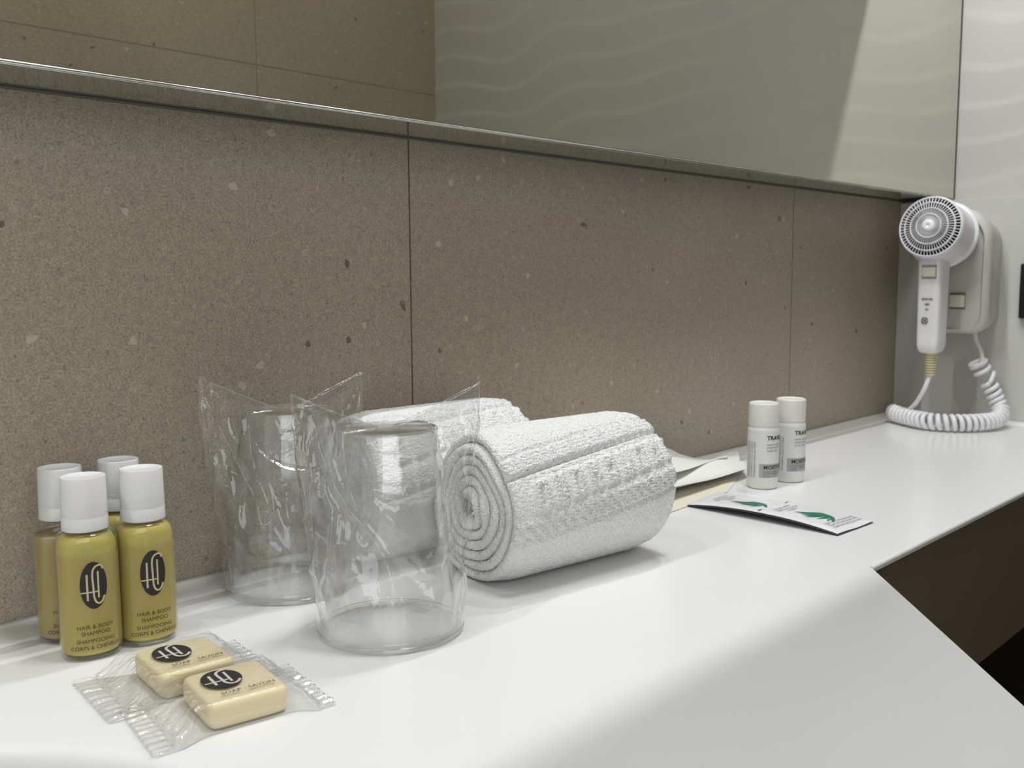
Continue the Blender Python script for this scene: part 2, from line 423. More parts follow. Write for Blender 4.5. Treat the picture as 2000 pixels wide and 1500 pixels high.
# ------------------------------------------------------------------ black switch plate at the end panel
sw = thing('switch_plate', 'black switch plate on the white end panel, right of the hair dryer', 'switch', (L_, -.190, Z0+.160))
box('cover_frame', -.009, 0, -.040, .040, -.0325, .0325, M_dark, sw, bev=.002)
box('rocker', -.0115, -.008, -.030, .030, -.024, .024, pmat('anthracite rocker', (38, 40, 44), .35), sw, bev=.0012)

# ------------------------------------------------------------------ terry towels
def towel_mat():
    m, t, b = nt('white terry cotton'); N = t.nodes.new; L = t.links.new
    b.inputs['Base Color'].default_value = lin((236, 236, 235)); b.inputs['Roughness'].default_value = .95; b.inputs['Specular IOR Level'].default_value = .1
    b.inputs['Sheen Weight'].default_value = .15
    tc = N('ShaderNodeTexCoord'); v = N('ShaderNodeTexVoronoi'); v.inputs['Scale'].default_value = 620; v.inputs['Randomness'].default_value = .75
    n = N('ShaderNodeTexNoise'); n.inputs['Scale'].default_value = 420; n.inputs['Detail'].default_value = 3
    a = N('ShaderNodeMath'); a.operation = 'ADD'; L(tc.outputs['Object'], v.inputs['Vector']); L(tc.outputs['Object'], n.inputs['Vector'])
    inv = N('ShaderNodeMath'); inv.operation = 'SUBTRACT'; inv.inputs[0].default_value = 1; L(v.outputs['Distance'], inv.inputs[1])
    L(inv.outputs[0], a.inputs[0]); L(n.outputs['Fac'], a.inputs[1])
    bp = N('ShaderNodeBump'); bp.inputs['Strength'].default_value = .9; bp.inputs['Distance'].default_value = .0010
    L(a.outputs[0], bp.inputs['Height']); L(bp.outputs[0], b.inputs['Normal']); return m
M_towel = towel_mat()
def smooth01(x): x = np.clip(x, 0, 1); return x*x*(3-2*x)
def band_relief(f, s, Ls):
    """woven border: f = position across the band (metres from its top crease), s = along the roll"""
    h = np.zeros_like(f)
    def groove(c, wd, dp): return -dp*np.exp(-((f-c)/wd)**2)
    h += groove(0, .0010, .0020)
    rib = ((f > .001) & (f < .0135)); h += np.where(rib, .0008*np.sin(f/.0026*2*PI)+.0006, 0)
    h += groove(.0150, .0014, .0036)
    mid = (f > .0165) & (f < .0445)
    h += np.where(mid, -.0009*smooth01((f-.0165)/.002)*smooth01((.0445-f)/.002), 0)
    # raised woven blocks
    q = (s-.012)/.0142; k = np.floor(q); u = q-k
    fin = (f-.0205)/.020
    inb = mid & (k >= 0) & (k <= 8) & (u > .08) & (u < .92) & (fin > 0) & (fin < 1)
    ed = np.minimum(np.minimum(u-.08, .92-u)/.1, np.minimum(fin, 1-fin)/.08)
    rid = .5+.5*np.sin(f/.0017*2*PI)
    hole = (np.abs(u-.5) < .13) & (np.abs(fin-.5) < np.where(k.astype(int) % 3 == 1, .12, .28)) & (k.astype(int) % 2 == 0)
    slot = (np.abs(u-.5) < .06) & (np.where(k.astype(int) % 4 == 1, fin < .55, fin > .45)) & (k.astype(int) % 2 == 1)
    h += np.where(inb, (.0016+.0010*rid)*np.clip(ed, 0, 1), np.where(mid, .0002*rid, 0))
    h += np.where(inb & (hole | slot), -.0022, 0)
    h += np.where((f > .0445) & (f < .0575), .0007*smooth01((f-.0445)/.0015)*smooth01((.0575-f)/.0015)+.0005*np.sin(f/.0024*2*PI), 0)
    h += groove(.0592, .0012, .0022)
    return h
def make_towel(name, label, loc, rz, LEN, R, su, sv, pitch, band_a, tilt=0, seed=1, end_angle=1.5, group=None):
    r = np.random.default_rng(seed)
    turns = (R-pitch*.5-.0035)/pitch; th_end = end_angle; th0 = th_end-turns*2*PI
    ns = int(turns*2*PI*R*.55/.0011); 
    # sample with roughly constant arc length
    lin_t = np.sqrt(np.linspace(.012, 1, ns)); th = th0+(th_end-th0)*lin_t
    rad = .0035+pitch*(th-th0)/(2*PI)
    wob = 1+.030*np.sin(2*th+seed)+.022*np.sin(3*th+2.1*seed)+.012*np.sin(5*th+seed)
    core = np.exp(-(rad/.02)**2); rad_w = rad*(1+(wob-1)*(1+2.2*core))
    jit = .0005*(vnoise(th*3.1+50, th*0+seed, seed)-.5); rad_w = rad_w+jit
    nl = int(LEN/.0010); s = np.linspace(0, 1, nl)
    d_end = np.minimum(s, 1-s)*LEN
    ht = pitch*.5*np.sqrt(np.clip(1-(1-np.clip(d_end/.0035, 0, 1))**2, .0, 1))*.985
    ht = np.maximum(ht, pitch*.12)
    TH, SS = np.meshgrid(th, s, indexing='ij'); RW = np.repeat(rad_w[:, None], nl, 1); HT = np.repeat(ht[None, :], ns, 0)
    tip = np.clip(np.minimum(th_end-th, th-th0)*R/.004, 0, 1); tip = np.sqrt(1-(1-tip)**2); HT = HT*np.maximum(tip, .1)[:, None]
    # slight flare of the free ends of each winding along the axis
    off = .0045*(vnoise(TH*1.1+30, TH*0+seed*3.3, seed+9)-.5)+.006*np.exp(-(RW/.016)**2)*(1 if seed % 2 else -.6)
    AX = (SS-.5)*LEN - off*(1-2*SS)*1.0
    # the whole roll narrows a little toward its ends
    nar = 1-.05*(1-smooth01(d_end/.020))[None, :]
    outer_turn = TH > (th_end-2*PI)
    loops = (r.random(TH.shape)-.5)*.00070
    rel = np.where(outer_turn, band_relief((TH-band_a-.10+.42*SS)*R, SS*LEN, LEN), 0) if band_a is not None else 0
    def surf(sign):
        RR = RW+sign*HT+loops*(1 if sign > 0 else .6)
        if sign > 0: RR = RR+rel
        RR = RR*nar
        return np.stack([AX, -np.sin(TH)*RR*su*1.0, np.cos(TH)*RR*sv], -1)
    A = surf(1); B = surf(-1)
    zmin = min(A[..., 2].min(), B[..., 2].min())
    # flatten where it rests
    V = np.concatenate([A.reshape(-1, 3), B.reshape(-1, 3)])
    fl = R*sv*-.955; low = V[:, 2] < fl; V[low, 2] = fl+(V[low, 2]-fl)*.12
    V[:, 2] -= V[:, 2].min()
    o2 = ns*nl; I = np.arange(o2).reshape(ns, nl); J = I+o2
    F = [np.stack([I[:-1, :-1], I[1:, :-1], I[1:, 1:], I[:-1, 1:]], -1).reshape(-1, 4),
         np.stack([J[:-1, :-1], J[:-1, 1:], J[1:, 1:], J[1:, :-1]], -1).reshape(-1, 4)]
    for (a, b, rev) in ((I[:, 0], J[:, 0], 0), (I[:, -1], J[:, -1], 1), (I[0, :], J[0, :], 1), (I[-1, :], J[-1, :], 0)):
        q = np.stack([a[:-1], b[:-1], b[1:], a[1:]], -1)
        F.append(q[:, ::-1] if rev else q)
    F = np.concatenate(F)
    me = bpy.data.meshes.new(name); me.from_pydata(V.tolist(), [], F.tolist()); me.update()
    me.polygons.foreach_set('use_smooth', [True]*len(me.polygons)); me.materials.append(M_towel)
    o = bpy.data.objects.new(name, me); COL.objects.link(o); o.location = loc; o.rotation_euler = (0, tilt, rz)
    tag(o, label, 'towel', group); return o
# angle convention: 0 = top, + toward the camera side
make_towel('rolled_towel', 'white rolled terry towel with woven border, the roll nearer the counter edge', (.4455, -.1275, Z0), math.radians(-6.5), .134, .0475, 1.0, 1.0, .0064, .62, seed=1, end_angle=3.9, group='rolled terry towels')
make_towel('rolled_towel', 'white rolled terry towel lying against the tiled wall', (.418, -.0425, Z0), math.radians(-2.5), .134, .0480, .80, 1.06, .0060, .30, seed=4, end_angle=3.6, group='rolled terry towels')

# ------------------------------------------------------------------ logo, shared by bottles and soaps
def ellipse_disc(rx, ry, z=0, rings=8, n=48):
    V = [(0, 0, z)]; F = []
    for k in range(1, rings+1):
        for i in range(n): a = 2*PI*i/n; V.append((rx*k/rings*math.cos(a), ry*k/rings*math.sin(a), z))
    for i in range(n): F.append((0, 1+i, 1+(i+1) % n))
    for k in range(rings-1):
        for i in range(n):
            j = (i+1) % n; F.append((1+k*n+i, 1+(k+1)*n+i, 1+(k+1)*n+j, 1+k*n+j))
    return V, F
def logo_strokes(rx, ry, z):
    w_ = .145*rx
    def sc(P): return [(p[0]*rx, p[1]*ry) for p in P]
    def dense(P, m=8): return [(q.x, q.y) for q in catmull([(a, b, 0) for a, b in P], m)]
    Cc = [(.70, .66), (.62, .80), (.42, .84), (.14, .78), (-.04, .62), (-.08, .35), (-.05, 0), (-.03, -.3), (.0, -.52), (.13, -.71), (.36, -.78), (.60, -.68), (.76, -.48)]
    def lin_(a, b, m=8): return [(a[0]+(b[0]-a[0])*k/m, a[1]+(b[1]-a[1])*k/m) for k in range(m+1)]
    return join(ribbon(sc(dense(Cc)), w_, z), ribbon(sc(lin_((-.48, .5), (-.48, -.62))), w_, z*1.02),
                ribbon(sc(lin_((.33, .58), (.33, -.54))), w_*.9, z*1.04), ribbon(sc(lin_((-.95, -.27), (.33, -.27))), w_*.75, z*1.06))

# ------------------------------------------------------------------ shampoo bottles
M_cap = None
def cap_mat():
    m, t, b = nt('frosted polypropylene'); b.inputs['Base Color'].default_value = lin((248, 250, 249)); b.inputs['Roughness'].default_value = .3
    b.inputs['Transmission Weight'].default_value = .18
    b.inputs['Subsurface Weight'].default_value = .35; b.inputs['Subsurface Scale'].default_value = .006; b.inputs['IOR'].default_value = 1.25
    return m
M_cap = cap_mat()
def liquid_mat(name, col, tr, rough):
    m, t, b = nt(name); b.inputs['Base Color'].default_value = lin(col); b.inputs['Roughness'].default_value = rough
    b.inputs['Transmission Weight'].default_value = tr; b.inputs['IOR'].default_value = 1.12
    return m
M_liq = liquid_mat('yellow shampoo', (234, 218, 122), .40, .25)
M_liq2 = liquid_mat('pale shampoo', (214, 196, 140), .45, .25)
M_shell = film_mat('clear bottle plastic', (.99, .99, .97), .02, 1.45, .04, .9)
M_label = film_mat('frosted clear label', (.97, .95, .88), .30, 1.4, .3, .4, hazecol=(.76, .66, .34, 1))
BRX, BRY = .0138, .0126
def superpt(a, s=1.0, e=2.35):
    c, s2 = math.cos(a), math.sin(a)
    return (BRX*s*abs(c)**(2/e)*(1 if c >= 0 else -1), BRY*s*abs(s2)**(2/e)*(1 if s2 >= 0 else -1))
def sup_loft(prof, n=64):
    V = []; F = []
    for (s, z, mixc) in prof:
        for i in range(n):
            a = 2*PI*i/n; x, y = superpt(a, s); cx, cy_ = BRX*s*math.cos(a), BRX*s*math.sin(a)
            V.append((x*(1-mixc)+cx*mixc, y*(1-mixc)+cy_*mixc, z))
    for k in range(len(prof)-1):
        for i in range(n):
            j = (i+1) % n; F.append((k*n+i, k*n+j, (k+1)*n+j, (k+1)*n+i))
    F.append(tuple(range(n-1, -1, -1))); F.append(tuple((len(prof)-1)*n+i for i in range(n)))
    return V, F
# arc-length table for the front of the bottle (facing -y): label x=0 at a=-90deg
_tab = []
_a = -PI/2; _s = 0; _prev = Vector(superpt(_a))
for _k in range(0, 400):
    a2 = -PI/2+_k*PI/400; q = Vector(superpt(a2)); _s += (q-_prev).length; _prev = q; _tab.append((_s, a2))
def on_bottle(x, z, off):
    s = abs(x); a = _tab[-1][1]
    lo, hi = 0, len(_tab)-1
    while hi-lo > 1:
        m = (lo+hi)//2
        if _tab[m][0] < s: lo = m
        else: hi = m
    t = (s-_tab[lo][0])/max(1e-9, _tab[hi][0]-_tab[lo][0]); a = _tab[lo][1]*(1-t)+_tab[hi][1]*t
    px, py = superpt(a); 
    e = 1e-3; qx, qy = superpt(a+e); tx, ty = qx-px, qy-py; l = math.hypot(tx, ty) or 1; nx, ny = ty/l, -tx/l
    return (math.copysign(px+nx*off, x) if s > 1e-9 else 0.0, py+ny*off, z)
def make_bottle(label, loc, rz, level=1.0, liq=None, group='small shampoo bottles'):
    b = thing('shampoo_bottle', label, 'bottle', loc, rz, group)
    V, F = sup_loft([(.86, .0004, .3), (.95, .0010, .2), (.995, .0030, 0), (1, .006, 0), (1, .053, 0), (.985, .0568, .1), (.94, .0590, .35), (.86, .0602, .7), (.76, .0607, 1), (.70, .0612, 1), (.70, .0625, 1)])
    obj('bottle_shell', V, F, M_shell, b)
    top = .0565 if level > .9 else .0535
    pr = [(.80, .0022, .3), (.91, .0030, .2), (.955, .0050, 0), (.955, .051, 0)]
    pr += [(.94, .0545, .1), (.90, .0566, .3), (.82, .0585, .6), (.70, .0592, .9)] if level > .9 else [(.95, .0535, .05), (.94, .0537, .1)]
    V, F = sup_loft(pr); obj('liquid', V, F, liq or M_liq, b)
    # frosted label film on the front
    nx_, nz_ = 30, 2; V = []; F = []
    for k in range(nz_):
        for i in range(nx_+1): V.append(on_bottle(-.0185+.037*i/nx_, [.0045, .0505][k], .00008))
    for i in range(nx_): F.append((i, i+1, nx_+1+i+1, nx_+1+i))
    obj('clear_label', V, F, M_label, b)
    f = lambda x0, z0, off: (lambda x, y, z: on_bottle(x+x0, y+z0, off+z))
    lg = obj('logo_oval', *wrap(ellipse_disc(.0060, .0113), f(0, .0365, .00020)), M_print, b)
    obj('logo_lines', *wrap(logo_strokes(.0060, .0113, .00008), f(0, .0365, .00028)), M_logo_light, lg)
    txt = []
    for s, zz, sz in (('HAIR & BODY', .0158, .00270), ('SHAMPOO', .0127, .00270), ('SHAMPOOING', .0090, .00265), ('CORPS & CHEVEUX', .0058, .00262)):
        txt.append(wrap(text_data(s, sz), f(0, zz, .00022)))
    obj('label_text', *join(*txt), M_text_olive, b)
    # vertical small print along the side seam
    side = [xf(text_data('SHAMPOO  30 ML  1.01 FL.OZ', .0019), Matrix.Rotation(PI/2, 4, 'Z'))]
    obj('side_print', *join(*[wrap(d, f(-.0205, .027, .00022)) for d in side]), M_text_olive, b)
    # disc-top cap
    prof = [(.0098, .0612), (.01045, .0616), (.0105, .0622), (.01045, .0676), (.01028, .0680), (.01046, .0684), (.01030, .0694), (.01046, .0700), (.01028, .0706), (.01044, .0712), (.0103, .0742), (.0101, .0862), (.00995, .0867), (.0092, .0868), (.0088, .0864), (.0006, .0861), (.0001, .0861)]
    V, F = lathe(prof, 56); F.append(tuple(range(55, -1, -1)))
    cp = obj('flip_cap', V, F, M_cap, b); shade(cp, 50)
    V, F = lathe([(.0062, .0612), (.0062, .072), (.0045, .074), (.0045, .079), (.0001, .079)], 32); obj('neck', V, F, M_cap, b)
    return b
M_neutral = None
make_bottle('front yellow shampoo bottle with black oval logo, beside the wrapped soaps', (.1792, -.0650, Z0), math.radians(-11))
make_bottle('yellow shampoo bottle with full oval logo, standing closest to the clear cups', (.2068, -.0668, Z0), math.radians(-9))
make_bottle('shampoo bottle with paler liquid not filled to the shoulder, nearest the tiled wall', (.1800, -.0345, Z0), math.radians(-11), .8, M_liq2)
make_bottle('shampoo bottle mostly hidden behind the others, only its cap clear', (.2090, -.0355, Z0), math.radians(-9))

# ------------------------------------------------------------------ soaps in clear flow packs
M_soap = pmat('cream soap', (240, 226, 186), .4, sss=.35)
M_film = film_mat('crinkled clear soap wrapper', (.997, .997, .992), .03, 1.5, .08, 1.0, bump=(160, .35, .0012))
def make_soap(label, loc, rz, W=.034, H=.037, T=.0115, seed=1, lx=0):
    s = thing('wrapped_soap', label, 'soap', loc, rz, 'wrapped guest soaps')
    # two-part bar with rounded corners and a mould seam at mid height
    n = 72; V = []; F = []
    lv = [(0.0006, .93), (.0012, .965), (.003, .995), (.0048, 1), (.0056, .985), (.0060, .985), (.0066, 1), (.0088, .995), (.0104, .965), (.0110, .925), (.0112, .86)]
    for z, sc in lv:
        for i in range(n):
            a = 2*PI*i/n; e = 10.0; c, q = math.cos(a), math.sin(a)
            V.append((W/2*(sc if sc < 1 else sc)*abs(c)**(2/e)*(1 if c >= 0 else -1), H/2*sc*abs(q)**(2/e)*(1 if q >= 0 else -1), z*T/.0115))
    for k in range(len(lv)-1):
        for i in range(n): j = (i+1) % n; F.append((k*n+i, k*n+j, (k+1)*n+j, (k+1)*n+i))
    F.append(tuple(range(n-1, -1, -1))); F.append(tuple((len(lv)-1)*n+i for i in range(n)))
    obj('soap_bar', V, F, M_soap, s)
    # film: pillow over the bar with crimped end flanges along x
    Lx0, Lx1, Wy = -W/2-.024, W/2+.017, H/2+.0016
    nx_, ny_ = 120, 80
    xs = np.linspace(Lx0, Lx1, nx_); v = np.linspace(-1, 1, ny_)
    X, Vv = np.meshgrid(xs, v, indexing='ij')
    ex = np.maximum(np.abs(X)-W/2, 0)
    rem = np.where(X > 0, Lx1-W/2, -Lx0-W/2)
    t = np.clip(ex/(rem*.62), 0, 1)
    top = T+.0006-(T-.0016)*smooth01(t)                       # tent height away from the bar
    wy = Wy+(.0050)*smooth01(t)
    Yv = Vv*wy
    edge = np.clip((1-np.abs(Vv))/.10, 0, 1)
    Zt = top*np.sqrt(1-(1-edge)**2)
    wr = vnoise(X*420+seed*7, Vv*9+3, seed)*.0016+vnoise(X*140+5, Vv*22+seed, seed+1)*.0018
    Zt = Zt+wr*smooth01(t*3)*smooth01(edge)*.9
    fl = t >= .999
    crimp = .0005*np.sin(Vv*34)+.0006
    Zt = np.where(fl, .0008+crimp*smooth01((ex-rem*.62)/.002)+.0010*vnoise(X*100, Vv*4, seed+3), Zt)
    Yv = Yv+.0014*(vnoise(X*160, Vv*2+5, seed+4)-.5)*smooth01(t*2)
    X = X+np.where(np.abs(X) > 0, .0004*np.where((np.arange(ny_)[None, :] // 2) % 2 == 0, 1, -1)*(np.minimum(X-Lx0, Lx1-X) < 1e-6), 0)
    Zt = np.maximum(Zt, .0006)
    VV = np.stack([X, Yv, Zt], -1).reshape(-1, 3); I = np.arange(nx_*ny_).reshape(nx_, ny_)
    FF = np.stack([I[:-1, :-1], I[1:, :-1], I[1:, 1:], I[:-1, 1:]], -1).reshape(-1, 4)
    VB = VV.copy(); VB[:, 2] = .0003; J = I+nx_*ny_
    FB = np.stack([J[:-1, :-1], J[:-1, 1:], J[1:, 1:], J[1:, :-1]], -1).reshape(-1, 4)
    seam = [np.stack([a[:-1], b_[:-1], b_[1:], a[1:]], -1) for a, b_ in ((I[:, 0], J[:, 0]), (J[:, -1], I[:, -1]), (J[0, :], I[0, :]), (I[-1, :], J[-1, :]))]
    obj('clear_wrapper', np.concatenate([VV, VB]).tolist(), np.concatenate([FF, FB]+seam).tolist(), M_film, s)
    up_ = lambda x0, y0, z0: (lambda x, y, z: (x+x0, y+y0, z0+z))
    lg = obj('logo_oval', *wrap(ellipse_disc(.0083, .0098), up_(-.0045+lx, .0030, T+.0009)), M_print, s)
    obj('logo_lines', *wrap(logo_strokes(.0083, .0098, .00012), up_(-.0045+lx, .0030, T+.0010)), M_logo_silver, lg)
    obj('printed_text', *wrap(text_data('SOAP - SAVON', .0034, bold=.00003), up_(.0015+lx, -.0130, T+.00095)), M_print, s)
    return s
make_soap('clear-wrapped cream soap with round black logo, the one lying farther from the bottles', (.1963, -.1695, Z0), math.radians(-9.5), seed=3)
make_soap('clear-wrapped cream soap with round black logo, tucked against the shampoo bottles', (.1955, -.1270, Z0), math.radians(-6), seed=8)

# ------------------------------------------------------------------ cups in clear bags
M_cup = film_mat('clear polystyrene cup', (.985, .987, .985), .04, 1.55, .06, 1.0)
M_bag = film_mat('thin clear bag film', (.985, .985, .985), .045, 1.5, .075, 1.25, bump=(55, .35, .004))
def make_cup(label, loc, rz, seed, group='upturned clear cups'):
    c = thing('plastic_cup', label, 'cup', loc, rz, group)
    outer = [(.0368, .0004), (.0372, .0012), (.0372, .0026), (.0366, .0034), (.0345, .0036), (.0341, .0050), (.0338, .009), (.0316, .032), (.0292, .058), (.0268, .082), (.0250, .0935), (.0247, .0940), (.0246, .0950), (.0242, .1025), (.0238, .1040), (.0225, .1045), (.0210, .1035), (.0002, .1030)]
    inner = [(.0002, .1021), (.0204, .1026), (.0226, .1030), (.0233, .1015), (.0236, .0950), (.0237, .0936), (.0258, .082), (.0282, .058), (.0306, .032), (.0328, .009), (.0333, .0030), (.0345, .0022), (.0356, .0018), (.0360, .0004)]
    V, F = lathe(outer+inner, 96); n = 96; k = len(outer+inner)-1
    F += [(k*n+i, k*n+(i+1) % n, (i+1) % n, i) for i in range(n)]
    o = obj('cup_wall', V, F, M_cup, c); shade(o, 35)
    V, F = lathe([(.0372, .0012), (.0376, .0016), (.0377, .0022), (.0374, .0028), (.0368, .0030)], 96); 
    obj('rolled_rim', V, F, M_cup, c)
    return c
def make_bag(label, loc, rz, seed, hl=.0535, hr=.0535, zl=.125, zr=.121, shift=0.0, group='clear bags over the cups'):
    """flat pouch pulled over the cup: round below, flattened to a line above; corners stand up, the mouth sags onto the cup"""
    nu, nv = 220, 150
    u = np.linspace(0, 2*PI, nu, endpoint=False); v = np.linspace(0, 1, nv)
    U, Vv = np.meshgrid(u, v, indexing='ij')
    C, Sn = np.cos(U), np.sin(U)
    k = smooth01((Vv-.10)/.90)                                   # how flattened
    # mouth height: corners high, middle sags
    ztop = np.where(C > 0, zr, zl)*1.0
    mid = .1035
    prof = np.abs(C)**1.15
    zt = mid+(ztop-mid)*prof
    z = .0036+(zt-.0036)*Vv
    rb = .0378
    ax = np.where(C > 0, hr, hl)
    a = rb*.985+(ax-rb)*k*1.0
    b = rb*.985*(1-k)+.0012*k
    # keep outside of the cup: cup radius at this height
    rc = np.interp(z, [0, .0035, .0036, .009, .058, .094, .104, .2], [.0376, .0376, .0345, .0340, .0296, .0254, .0245, .0245])+.0006
    X = a*C+shift*k; Y = b*Sn
    rr = np.sqrt(X**2+Y**2); need = (z < .1045) & (rr < rc); f = np.where(need, rc/np.maximum(rr, 1e-6), 1)
    X = X*f; Y = Y*f
    # creases: ridged noise, only outward
    n1 = 1-np.abs(2*vnoise(U*2.2+seed*3, Vv*3.2+U*1.4+7, seed)-1)
    n2 = 1-np.abs(2*vnoise(U*4.5-Vv*5+9, Vv*6+U*2+seed, seed+2)-1)
    n3 = 1-np.abs(2*vnoise(U*9+3, Vv*11-U*3+seed, seed+5)-1)
    win = smooth01(Vv/.10)
    amp = (.0034*n1**3+.0016*n2**4+.0004*n3**4)*win*(.35+.65*smooth01(Vv/.4))*(1-.75*smooth01((Vv-.75)/.25))
    blend = (vnoise(U*64/(2*PI)*0+1, Vv*0+1, 1)*0+1)
    seamf = smooth01(np.minimum(U, 2*PI-U)/.25)
    amp = amp*seamf
    nrm = np.sqrt((C/np.maximum(a, 1e-4))**2+(Sn/np.maximum(b, 1e-4))**2)
    X = X+amp*(C/np.maximum(a, 1e-4))/nrm; Y = Y+amp*(Sn/np.maximum(b, 1e-4))/nrm
    z = z+.0012*(vnoise(U*3, Vv*5+seed, seed+8)-.5)*win
    # lower edge hugs the wall just above the cup's rim
    V = np.stack([X, Y, z], -1).reshape(-1, 3); I = np.arange(nu*nv).reshape(nu, nv); I2 = np.roll(I, -1, 0)
    F = np.stack([I[:, :-1], I2[:, :-1], I2[:, 1:], I[:, 1:]], -1).reshape(-1, 4)
    G3 = V.reshape(nu, nv, 3)
    rim = [tuple(G3[i % nu, nv-1]) for i in range(nu+1)]
    parts = [(V.tolist(), F.tolist()), tube(rim, .00030, 6)]
    for iu in (0, nu//2):
        parts.append(tube([tuple(G3[iu, j]) for j in range(8, nv, 2)]+[tuple(G3[iu, nv-1])], .00020, 6))
    return tag(obj('clear_bag', *join(*parts), M_bag, loc=loc), label, 'bag', group), rz
CA = (.2995, -.1445, Z0); CB = (.3030, -.0470, Z0)
make_cup('clear plastic cup turned upside down, in front of the other cup', CA, 0, 1)
make_cup('clear plastic cup turned upside down, standing close to the tiled wall', CB, 0, 2)
o, rz = make_bag('thin clear bag drawn over the front upturned cup, corners sticking up', CA, 0, 3, .0510, .0560, .1245, .1235, .0)
o.rotation_euler = (0, 0, math.radians(-11))
o, rz = make_bag('thin clear bag drawn over the cup by the wall, corners sticking up', CB, 0, 6, .0510, .0520, .1265, .1225, .0)
o.rotation_euler = (0, 0, math.radians(-5))

# ------------------------------------------------------------------ travel bottles
M_tube = pmat('white travel bottle plastic', (226, 226, 220), .35)
M_lab = pmat('white paper label', (222, 222, 222), .5)
M_labg = pmat('grey label field', (168, 168, 168), .5)
def make_travel(label, loc, rz):
    t = thing('travel_bottle', label, 'bottle', loc, rz, 'white travel bottles')
    R = .0130
    V, F = lathe([(.0001, .0003), (.0112, .0003), (.0122, .0010), (.0127, .0030), (.0127, .0078), (R, .0085), (R, .0500), (.0128, .0512), (.0122, .0522), (.0118, .0535), (.0118, .0540)], 64)
    obj('bottle_body', V, F, M_tube, t)
    V, F = lathe([(.0118, .0536), (.0124, .0537), (.0125, .0543), (.0126, .0715), (.0123, .0726), (.0116, .0730), (.0108, .0724), (.0001, .0722)], 64)
    o = obj('screw_cap', V, F, M_tube, t); shade(o, 50)
    cyl = lambda x0, z0, off: (lambda x, y, z: ((R+off+z)*math.cos((x+x0)/R), (R+off+z)*math.sin((x+x0)/R), y+z0))
    def patch(x0, x1, z0, z1, off, name, mat, par=t):
        n = 40; V = [((R+off)*math.cos((x0+(x1-x0)*i/n)/R), (R+off)*math.sin((x0+(x1-x0)*i/n)/R), z) for z in (z0, z1) for i in range(n+1)]
        return obj(name, V, [(i, i+1, n+1+i+1, n+1+i) for i in range(n)], mat, par)
    patch(-.030, .026, .0090, .0492, .00010, 'paper_label', M_lab)
    patch(-.0035, .024, .0105, .0222, .00018, 'grey_field', M_labg)
    T = [wrap(text_data('TRAVEL', .0050, 'LEFT', .00014), cyl(.0025, .0425, .0003)), wrap(text_data('MOISTURE', .0046, 'LEFT', .0001), cyl(.0000, .0178, .0003))]
    obj('heading_text', *T[0], M_print, t); obj('type_text', *T[1], M_print, t)
    T = []
    for k, s in enumerate(['HAND & BODY', 'CREAM WITH', 'ALOE VERA']): T.append(wrap(text_data(s, .0022, 'LEFT'), cyl(.0023, .0378-k*.0026, .0003)))
    for k, s in enumerate(['HAND & BODY', 'MOISTURISER', '30 ML']): T.append(wrap(text_data(s, .0022, 'LEFT'), cyl(-.0002, .0150-k*.0020, .0003)))
    for k in range(4):
        T.append(wrap(xf(text_data('INGREDIENTS AQUA GLYCERIN', .0021, 'LEFT'), Matrix.Rotation(PI/2, 4, 'Z')), cyl(-.0068-k*.0026, .0105, .0003)))
    obj('small_print', *join(*T), M_print_soft, t)
    return t
make_travel('white travel bottle with grey label field, the one closer to the folded towels', (.7290, -.1105, Z0), math.radians(-148))
make_travel('white travel bottle with grey label field, standing behind its twin', (.7690, -.1140, Z0), math.radians(-146))

# ------------------------------------------------------------------ printed sachet strip and papers
def quad_sheet(name, c, nx_, ny_, zfun, th, mat, parent=None, loc=(0, 0, 0)):
    V = []; F = []
    A, B, Cc, Dd = [Vector(p) for p in c]
    for side in (1, 0):
        for i in range(nx_+1):
            for j in range(ny_+1):
                u, v = i/nx_, j/ny_
                p = (A*(1-u)+B*u)*(1-v)+(Dd*(1-u)+Cc*u)*v
                z = zfun(u, v); e = min(u, 1-u, v, 1-v); tt = th*min(1, .25+e*12)
                V.append((p.x, p.y, z+(tt if side else 0)))
    n = (nx_+1)*(ny_+1); ix = lambda i, j: i*(ny_+1)+j
    for i in range(nx_):
        for j in range(ny_):
            F.append((ix(i, j), ix(i+1, j), ix(i+1, j+1), ix(i, j+1))); F.append((n+ix(i, j), n+ix(i, j+1), n+ix(i+1, j+1), n+ix(i+1, j)))
    for i in range(nx_):
        F.append((ix(i, 0), n+ix(i, 0), n+ix(i+1, 0), ix(i+1, 0))); F.append((ix(i, ny_), ix(i+1, ny_), n+ix(i+1, ny_), n+ix(i, ny_)))
    for j in range(ny_):
        F.append((ix(0, j), ix(0, j+1), n+ix(0, j+1), n+ix(0, j))); F.append((ix(nx_, j), n+ix(nx_, j), n+ix(nx_, j+1), ix(nx_, j+1)))
    o = obj(name, V, F, mat, parent, loc=loc); bm = bmesh.new(); bm.from_mesh(o.data); bmesh.ops.recalc_face_normals(bm, faces=bm.faces); bm.to_mesh(o.data); bm.free(); shade(o, 40); return o
M_sach = pmat('white satin foil sachet', (232, 233, 234), .3, bump=(90, .25, .0008))
M_paper = pmat('white crinkled paper', (232, 232, 228), .55, bump=(60, .3, .0015))
M_cream = pmat('cream card', (222, 217, 198), .6)
M_green = pmat('green aloe leaf print', (70, 165, 125), .5)
M_green2 = pmat('dark green aloe print', (35, 110, 85), .5)
sa = thing('sachet_strip', 'double white sachet printed with two green aloe leaves, ahead of the travel bottles', 'sachet', (.6500, -.1665, Z0), 0)
SW, SL = .0505, .128
def szf(u, v):    # u across (x), v along (-y)
    return .0016+.0046*(1-abs(2*v-1)**2.2)*(.55+.45*(1-u))+.0010*math.sin(v*9+u*2)*(1-abs(2*u-1))
